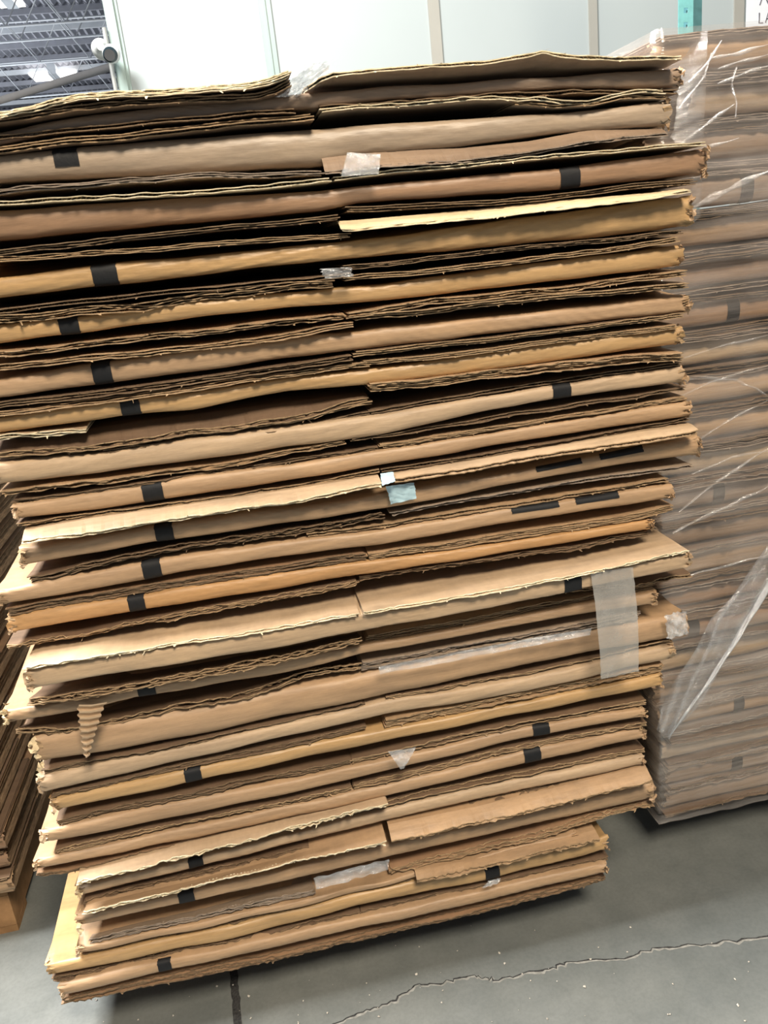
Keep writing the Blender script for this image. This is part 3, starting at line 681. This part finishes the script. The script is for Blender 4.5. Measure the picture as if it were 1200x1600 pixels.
# ---- loose bits stuck on the cartons
def patch(ui, pts, Ys, mat_, name, label=None, ny=10, nx=8, cr_=.0015, off=None):
    if not isinstance(Ys, (list, tuple)): Ys = [Ys] * 4
    m = quad_patch([PY(x, y, D + Y) for (x, y), Y in zip(pts, Ys)], ny, nx, cr_, off)
    o = m.obj(name, mat_, U[ui]['root'])
    if label: o['label'] = label
    return o
patch(0, [(478, 100), (522, 96), (470, 150), (432, 152)], [-.01, -.02, -.02, -.01], CLEAR2, 'clear_tape_scrap', 'crumpled clear tape scrap', 14, 14, .006)
patch(1, [(543, 238), (595, 241), (592, 272), (533, 276)], -.03, CLEAR2, 'clear_tape_scrap', 'clear tape scrap')
patch(3, [(500, 420), (548, 417), (552, 432), (508, 436)], -.026, CLEAR2, 'clear_tape_scrap', 'crumpled clear tape scrap', cr_=.004)
patch(9, [(594, 740), (614, 737), (618, 752), (597, 759)], [-.006, -.006, -.037, -.037], BLUE, 'blue_tape', 'pale blue tape')
patch(9, [(603, 760), (647, 754), (651, 779), (611, 788)], -.012, BLUE, 'blue_tape', 'pale blue tape')
patch(12, [(923, 894), (989, 886), (998, 1049), (939, 1061)], [-.049, -.049, -.05, -.05], CLEAR, 'clear_tape', 'long hanging strip of clear tape', 20, 10, .0012, .008)
patch(14, [(592, 1042), (925, 980), (922, 992), (594, 1054)], -.022, CLEAR2, 'clear_tape', 'narrow strip of clear tape', 4, 30, .0015)
patch(14, [(1040, 960), (1074, 955), (1073, 992), (1042, 998)], -.014, CLEAR2, 'clear_tape', 'clear tape on crushed corner', 10, 10, .004)
patch(16, [(606, 1174), (650, 1168), (632, 1200), (626, 1202)], -.03, CLEAR2, 'clear_tape_scrap', 'triangular clear tape scrap', cr_=.001)
patch(21, [(490, 1372), (608, 1342), (606, 1360), (494, 1390)], -.034, CLEAR2, 'silver_tape', 'shiny silvery tape', 6, 16, .002)
patch(22, [(764, 1376), (782, 1372), (779, 1380), (752, 1389)], -.02, CLEAR2, 'clear_tape_scrap', 'clear tape scrap', cr_=.002)
# pleated torn paper strip
P = []
for j, t in enumerate(np.linspace(0, 1, 34)):
    y = 1101 + 83 * t; x0 = 121 + 11 * t ** 1.5; x1 = 166 - 27 * t ** .8
    Y = D - .034 - (.006 if j % 4 < 2 else 0) ; P.append([PY(x0 + (2 if j % 4 < 2 else -1), y, Y), PY((x0 + x1) / 2, y, Y - .002), PY(x1 + (1.5 if j % 4 < 2 else -1), y - 4, Y)])
m = MB(); m.grid(P, smooth=False); o = m.obj('torn_paper_strip', KRAFT['pale'], U[14]['root']); o['label'] = 'pleated strip of torn liner paper'
# ragged ends: torn lumps of liner at the crushed corners
def ragged(ui, side, cnt, spread, mat_='pale'):
    root, (X, zt, zb, wy), yf = INFO[ui]; m = MB(); i0 = 0 if side < 0 else -1
    for _ in range(cnt):
        z = RNG.uniform(zb[i0], zt[i0]); y = D + yf + abs(RNG.normal(0, .05)) * .5 - .004; x = X[i0]; n_ = 5; a = RNG.uniform(0, 6)
        L = RNG.uniform(.3, 1) * spread; wd = RNG.uniform(.003, .008)
        dirv = np.array([side * RNG.uniform(.2, 1), RNG.uniform(-.5, .2), RNG.uniform(-.9, .6)]); dirv /= np.linalg.norm(dirv)
        perp = np.cross(dirv, [RNG.uniform(-.4, .4), 1, RNG.uniform(-.4, .4)]); perp /= np.linalg.norm(perp); rows = []
        for k in range(n_):
            t = k / (n_ - 1); c = np.array([x - side * .004, y, z]) + dirv * L * t + np.array([0, -.004 * math.sin(3 * t), -.006 * t * t * RNG.uniform(0, 1)])
            rows.append([c - perp * wd * (1 - .6 * t) + RNG.normal(0, .0008, 3), c + RNG.normal(0, .0015, 3), c + perp * wd * (1 - .5 * t) + RNG.normal(0, .0008, 3)])
        m.grid(rows, smooth=False)
    m.obj('frayed_end', KRAFT[mat_], root)['kind'] = 'stuff'
for ui in range(8, 24):
    ragged(ui, -1, 14 if ui in (13, 14, 15) else 8, .018 if ui in (13, 14) else .010, 'cream' if ui in (13, 14, 19, 20) else 'pale')
for ui in range(0, 24):
    ragged(ui, 1, 16 if ui in (9, 14, 20, 18) else 8, .02 if ui in (20,) else .010, 'tan')

xL = min(i[1][0][0] for i in INFO[12:]); xR = max(i[1][0][-1] for i in INFO[12:])
zbot = min(float(i[1][2].min()) for i in INFO)
print('MAIN bottom z', zbot, 'X', xL, xR, 'top', INFO[0][1][1].max())
pallet(xL + .25, xR - .22, D + .24, D + .94, 'wooden pallet hidden in shadow under the front carton stack')

# ================================================================== WRAPPED STACK (right)
ORD = ['topmost', 'second', 'third', 'fourth', 'fifth', 'sixth', 'seventh', 'eighth', 'ninth', 'tenth', 'eleventh', 'twelfth', 'thirteenth']
c = PZ(1024, 1281, .135); YR = c[1]; XR0 = c[0]
ctop = PY(1106, 50, YR)
print('RIGHT corner', c, 'top', ctop)
ztopR = ctop[2]; NR = 22; pitch_r = (ztopR - .135) / NR
R_T = [(1180, 315), (1158, 478), (1133, 770), (1165, 1103), (1158, 1187), (1158, 1212), (1090, 985)]
tapeXZ = [PY(x, y, YR - .02) for x, y in R_T]
MAIND = D
for i in range(NR):                                        # from the top down
    z1 = ztopR - i * pitch_r; z0 = z1 - pitch_r
    D = YR + RNG.uniform(-.008, .008)
    off = .075 if i == 1 else (.0 if i == 0 else RNG.uniform(-.012, .02))
    xa = XR0 + off + (.012 if i > 19 else 0); xb = XR0 + 1.22 + RNG.uniform(-.02, .02)
    sag = wob(3, .003, .3, 1.2); fr = RNG.uniform(.58, .70)
    T_ = pitch_r * (1 - fr) * .38
    ft = (lambda X, z=z1 - T_ * 1.25, s=sag: z + s(X)); fb = (lambda X, z=z1 - T_ * 1.25 - pitch_r * fr, s=sag: z + s(X))
    has = [t_ for t_ in tapeXZ if z0 < t_[2] <= z1]
    where = ORD[i] + (' from' if i else ' at') + ' the top' if i < 11 else (ORD[NR - 1 - i] + ' from the bottom' if i < NR - 1 else 'lowest')
    lab = 'film-wrapped flattened carton, right stack, ' + where + (', with black tape patch' if has else '')
    root = empty('flattened_carton', (XR0 + .6, YR + .45, z0), lab, 'carton', 'flattened cartons in the wrapped stack')
    m, info = make_fold(xa, xb, ft, fb, 0, step=.014); m.obj('folded_panel', [KRAFT[['tan', 'pale', 'umber', 'tan', 'grey', 'pale'][(i * 5 + i // 3) % 6]], RAW['brown']], root)
    for z_, pr in ((z1 - .001, RNG.uniform(.004, .02)), (z0 + T_ * 1.05, RNG.uniform(.0, .014))):
        fe = (lambda X, z=z_, s=sag, a=wob(3, .0015, .5, 3): z - .0025 + s(X) * .9 + a(X))
        make_sheet(xa + RNG.uniform(-.004, .015), xb - .01, fe, T_ * .8, -pr, plies=3, step=.012, fib=6, flute=False, fray=1.3).obj('flap', [KRAFT['brown'], RAW['brown' if RNG.random() < .6 else 'dust']], root)
    for t_ in has: band_on_fold(info, t_[0] - .013, t_[0] + .013, 0).obj('black_tape', BLACK, root)
D = MAIND
pallet(XR0 + .16, XR0 + 1.1, YR + .22, YR + .92, 'wooden pallet in deep shadow under the film-wrapped stack')

# stretch film around that stack
def film_sheet(rows, mat_, label, name='stretch_film', cat='plastic film'):
    m = MB(); m.grid(rows); o = m.obj(name, mat_); tag(o, label, cat); return o
zs = np.linspace(.152, ztopR + .004, 150); wa = wob(7, .004, 4, 22); wb_ = wob(6, .003, 1, 7); rows = []
for z in zs:
    row = []
    for s_ in np.concatenate([np.linspace(.7, .02, 24), np.linspace(.0, -1.25, 90)]):
        if s_ > 0: x, y = XR0 - .010, YR + s_ - .0
        else: x, y = XR0 - .010 - s_, YR - .034
        k = z + (.22 * x)
        row.append([x - (abs(wa(k * 1.0)) if s_ > 0 else 0), y - (abs(wa(k) + wb_(x * 2 + z)) + .25 * abs(wa(z * 3 + x)) if s_ <= 0 else 0), z])
    rows.append(row)
wrap = film_sheet(rows, FILM, 'clear stretch film wound around the right-hand carton stack')
CREASE = filmmat('creased_film', (.8, .78, .77), .1, .8, (16, 16, 90), (0, 0, 0), .5, .12, .8)
for pts, wd in (([(1048, 345), (1100, 316), (1150, 290), (1215, 262)], .012), ([(1062, 596), (1100, 590), (1150, 594), (1180, 606), (1215, 632)], .006), ([(1062, 620), (1110, 596), (1215, 566)], .004), ([(1050, 832), (1090, 812), (1140, 790), (1215, 752)], .007), ([(1060, 800), (1120, 752), (1215, 690)], .006), ([(1062, 560), (1130, 540), (1215, 520)], .004),
                ([(1110, 92), (1150, 84), (1215, 66)], .006), ([(1120, 108), (1160, 96), (1215, 82)], .005), ([(1120, 132), (1170, 112), (1215, 98)], .006), ([(1075, 130), (1110, 92), (1128, 60)], .006), ([(1060, 170), (1100, 120), (1112, 80)], .006), ([(1060, 228), (1110, 190), (1150, 160)], .007), ([(1056, 250), (1100, 232), (1160, 214)], .005), ([(1150, 105), (1142, 130), (1150, 160), (1148, 185)], .009),
                ([(1075, 700), (1130, 660), (1215, 618)], .004), ([(1080, 740), (1140, 716), (1215, 700)], .004), ([(1050, 905), (1110, 890), (1215, 862)], .004)):
    q = [PY(x, y, YR - .058) for x, y in pts]; fine_ = []
    for a, b_ in zip(q[:-1], q[1:]):
        for t in np.linspace(0, 1, 10)[:-1]: fine_.append(a * (1 - t) + b_ * t)
    wv = wob(4, .0016, 4, 18); L_ = len(fine_)
    m = MB(); m.grid([[p + np.array([0, -.004 * math.cos(an), wv(p[0]) + wd * .5 * math.sin(an) * (math.sin(math.pi * (i + .5) / L_) ** .5) * (1 + .4 * math.sin(i * .7))]) for an in np.linspace(-1.5, 1.5, 7)] for i, p in enumerate(fine_)])
    m.obj('crease', CREASE, wrap)
# loose fan of film pulled across to the front stack near the top
A = [PY(965, 84, D + .30), PY(1040, 100, D + .14), PY(1060, 150, D + .09), PY(1050, 215, D + .07), PY(1080, 275, D + .05), PY(1078, 350, D + .05)]
B = [PY(x, y, YR - .03) for x, y in ((1106, 48), (1104, 90), (1103, 140), (1100, 200), (1098, 260), (1095, 335))]
wf = wob(8, .0035, 6, 40); rows = []
for t in np.linspace(0, 1, 90):
    q = t * (len(A) - 1); i = min(int(q), len(A) - 2); f_ = q - i
    a = A[i] * (1 - f_) + A[i + 1] * f_; b_ = B[i] * (1 - f_) + B[i + 1] * f_
    rows.append([a * (1 - s_) + b_ * s_ + np.array([0, wf(t * .6 + s_ * .03) * (1.2 - s_) * 1.5 - .01 * math.sin(math.pi * s_), wf(t * .5 + 2) * .6]) for s_ in np.linspace(0, 1, 26)])
film_sheet(rows, FILM2, 'loose clear film stretched from the top of the wrapped stack to the front stack')
# twisted tail of film hanging across the wrapped stack
h = empty('twisted_film_tail', tuple(PY(1040, 1145, YR - .06)), 'twisted tail of clear film slanting across the lower wrapped stack', 'plastic film')
rp = [PY(x, y, YR - .075 - .03 * math.sin(i)) for i, (x, y) in enumerate([(1046, 1150), (1075, 1110), (1110, 1062), (1150, 1000), (1180, 950), (1215, 893), (1260, 820)])]
fp = []
for a, b_ in zip(rp[:-1], rp[1:]):
    for t in np.linspace(0, 1, 12)[:-1]: fp.append(a * (1 - t) + b_ * t)
rows = []
for i, p in enumerate(fp):
    r_ = .0035 + .008 * i / len(fp)
    rows.append([p + np.array([math.cos(q) * r_ * (1 + .35 * math.sin(3 * q + i * .5)), math.sin(q) * r_ * .6, 0.5 * math.cos(q) * r_]) for q in np.linspace(0, 2 * math.pi, 16, endpoint=False)])
m = MB(); m.grid(rows, cv=True); m.obj('rope', filmmat('white_twisted_film', (.86, .9, .95), .55, .95, (60, 60, 60), (0, -.9, 0), .5, .15, .9), h)
L1 = [(1030, 1145), (1040, 1110), (1060, 1060), (1090, 1010), (1110, 965), (1160, 905), (1205, 850), (1260, 780)]
L2 = [(1048, 1152), (1075, 1112), (1105, 1068), (1140, 1015), (1165, 972), (1195, 925), (1235, 860), (1275, 800)]
rows = []
for k in range(len(L1) - 1):
    for t in np.linspace(0, 1, 12)[:-1]:
        a = np.array(L1[k]) * (1 - t) + np.array(L1[k + 1]) * t; b_ = np.array(L2[k]) * (1 - t) + np.array(L2[k + 1]) * t
        rows.append([PY(*(a * (1 - s_) + b_ * s_), YR - .07) + np.array([0, .012 * math.sin(s_ * 9 + k + t) + .006 * math.sin(21 * s_ + 2 * (k + t)), 0]) for s_ in np.linspace(0, 1, 22)])
m = MB(); m.grid(rows); m.obj('web', filmmat('clear_film_web', (.7, .72, .75), .12, .6, (30, 30, 30), (0, -.9, 0), .4, .08, .9), h)

# ================================================================== LEFT STACK
c = PZ(28, 1396, .13); XLs, YLs = c[0], c[1]
print('LEFT corner', c)
NL = 17
for i in range(NL):
    z0 = .13 + i * .062
    D = YLs + RNG.uniform(-.01, .01)
    xb = XLs + RNG.uniform(-.015, .008); xa = XLs - 1.15
    ft = (lambda X, z=z0 + .048: z + 0 * X); fb = (lambda X, z=z0 + .006: z + 0 * X)
    lab = 'shadowed flattened carton, left stack, ' + (ORD[i].replace('topmost', 'lowest') + (' from the bottom' if i else ' of all') if i < 9 else ORD[NL - 1 - i] + (' from the top' if i < NL - 1 else ' of all'))
    root = empty('flattened_carton', ((xa + xb) / 2, YLs + .45, z0), lab, 'carton', 'flattened cartons in the left stack')
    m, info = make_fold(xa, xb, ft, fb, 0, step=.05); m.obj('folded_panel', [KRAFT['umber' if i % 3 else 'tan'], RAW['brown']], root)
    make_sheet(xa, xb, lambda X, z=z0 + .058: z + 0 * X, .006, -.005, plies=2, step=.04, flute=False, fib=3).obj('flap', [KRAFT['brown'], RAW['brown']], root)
D = MAIND
pallet(XLs - 1.1, XLs - .035, YLs + .03, YLs + .93, 'wooden pallet under the dark stack at the left edge')
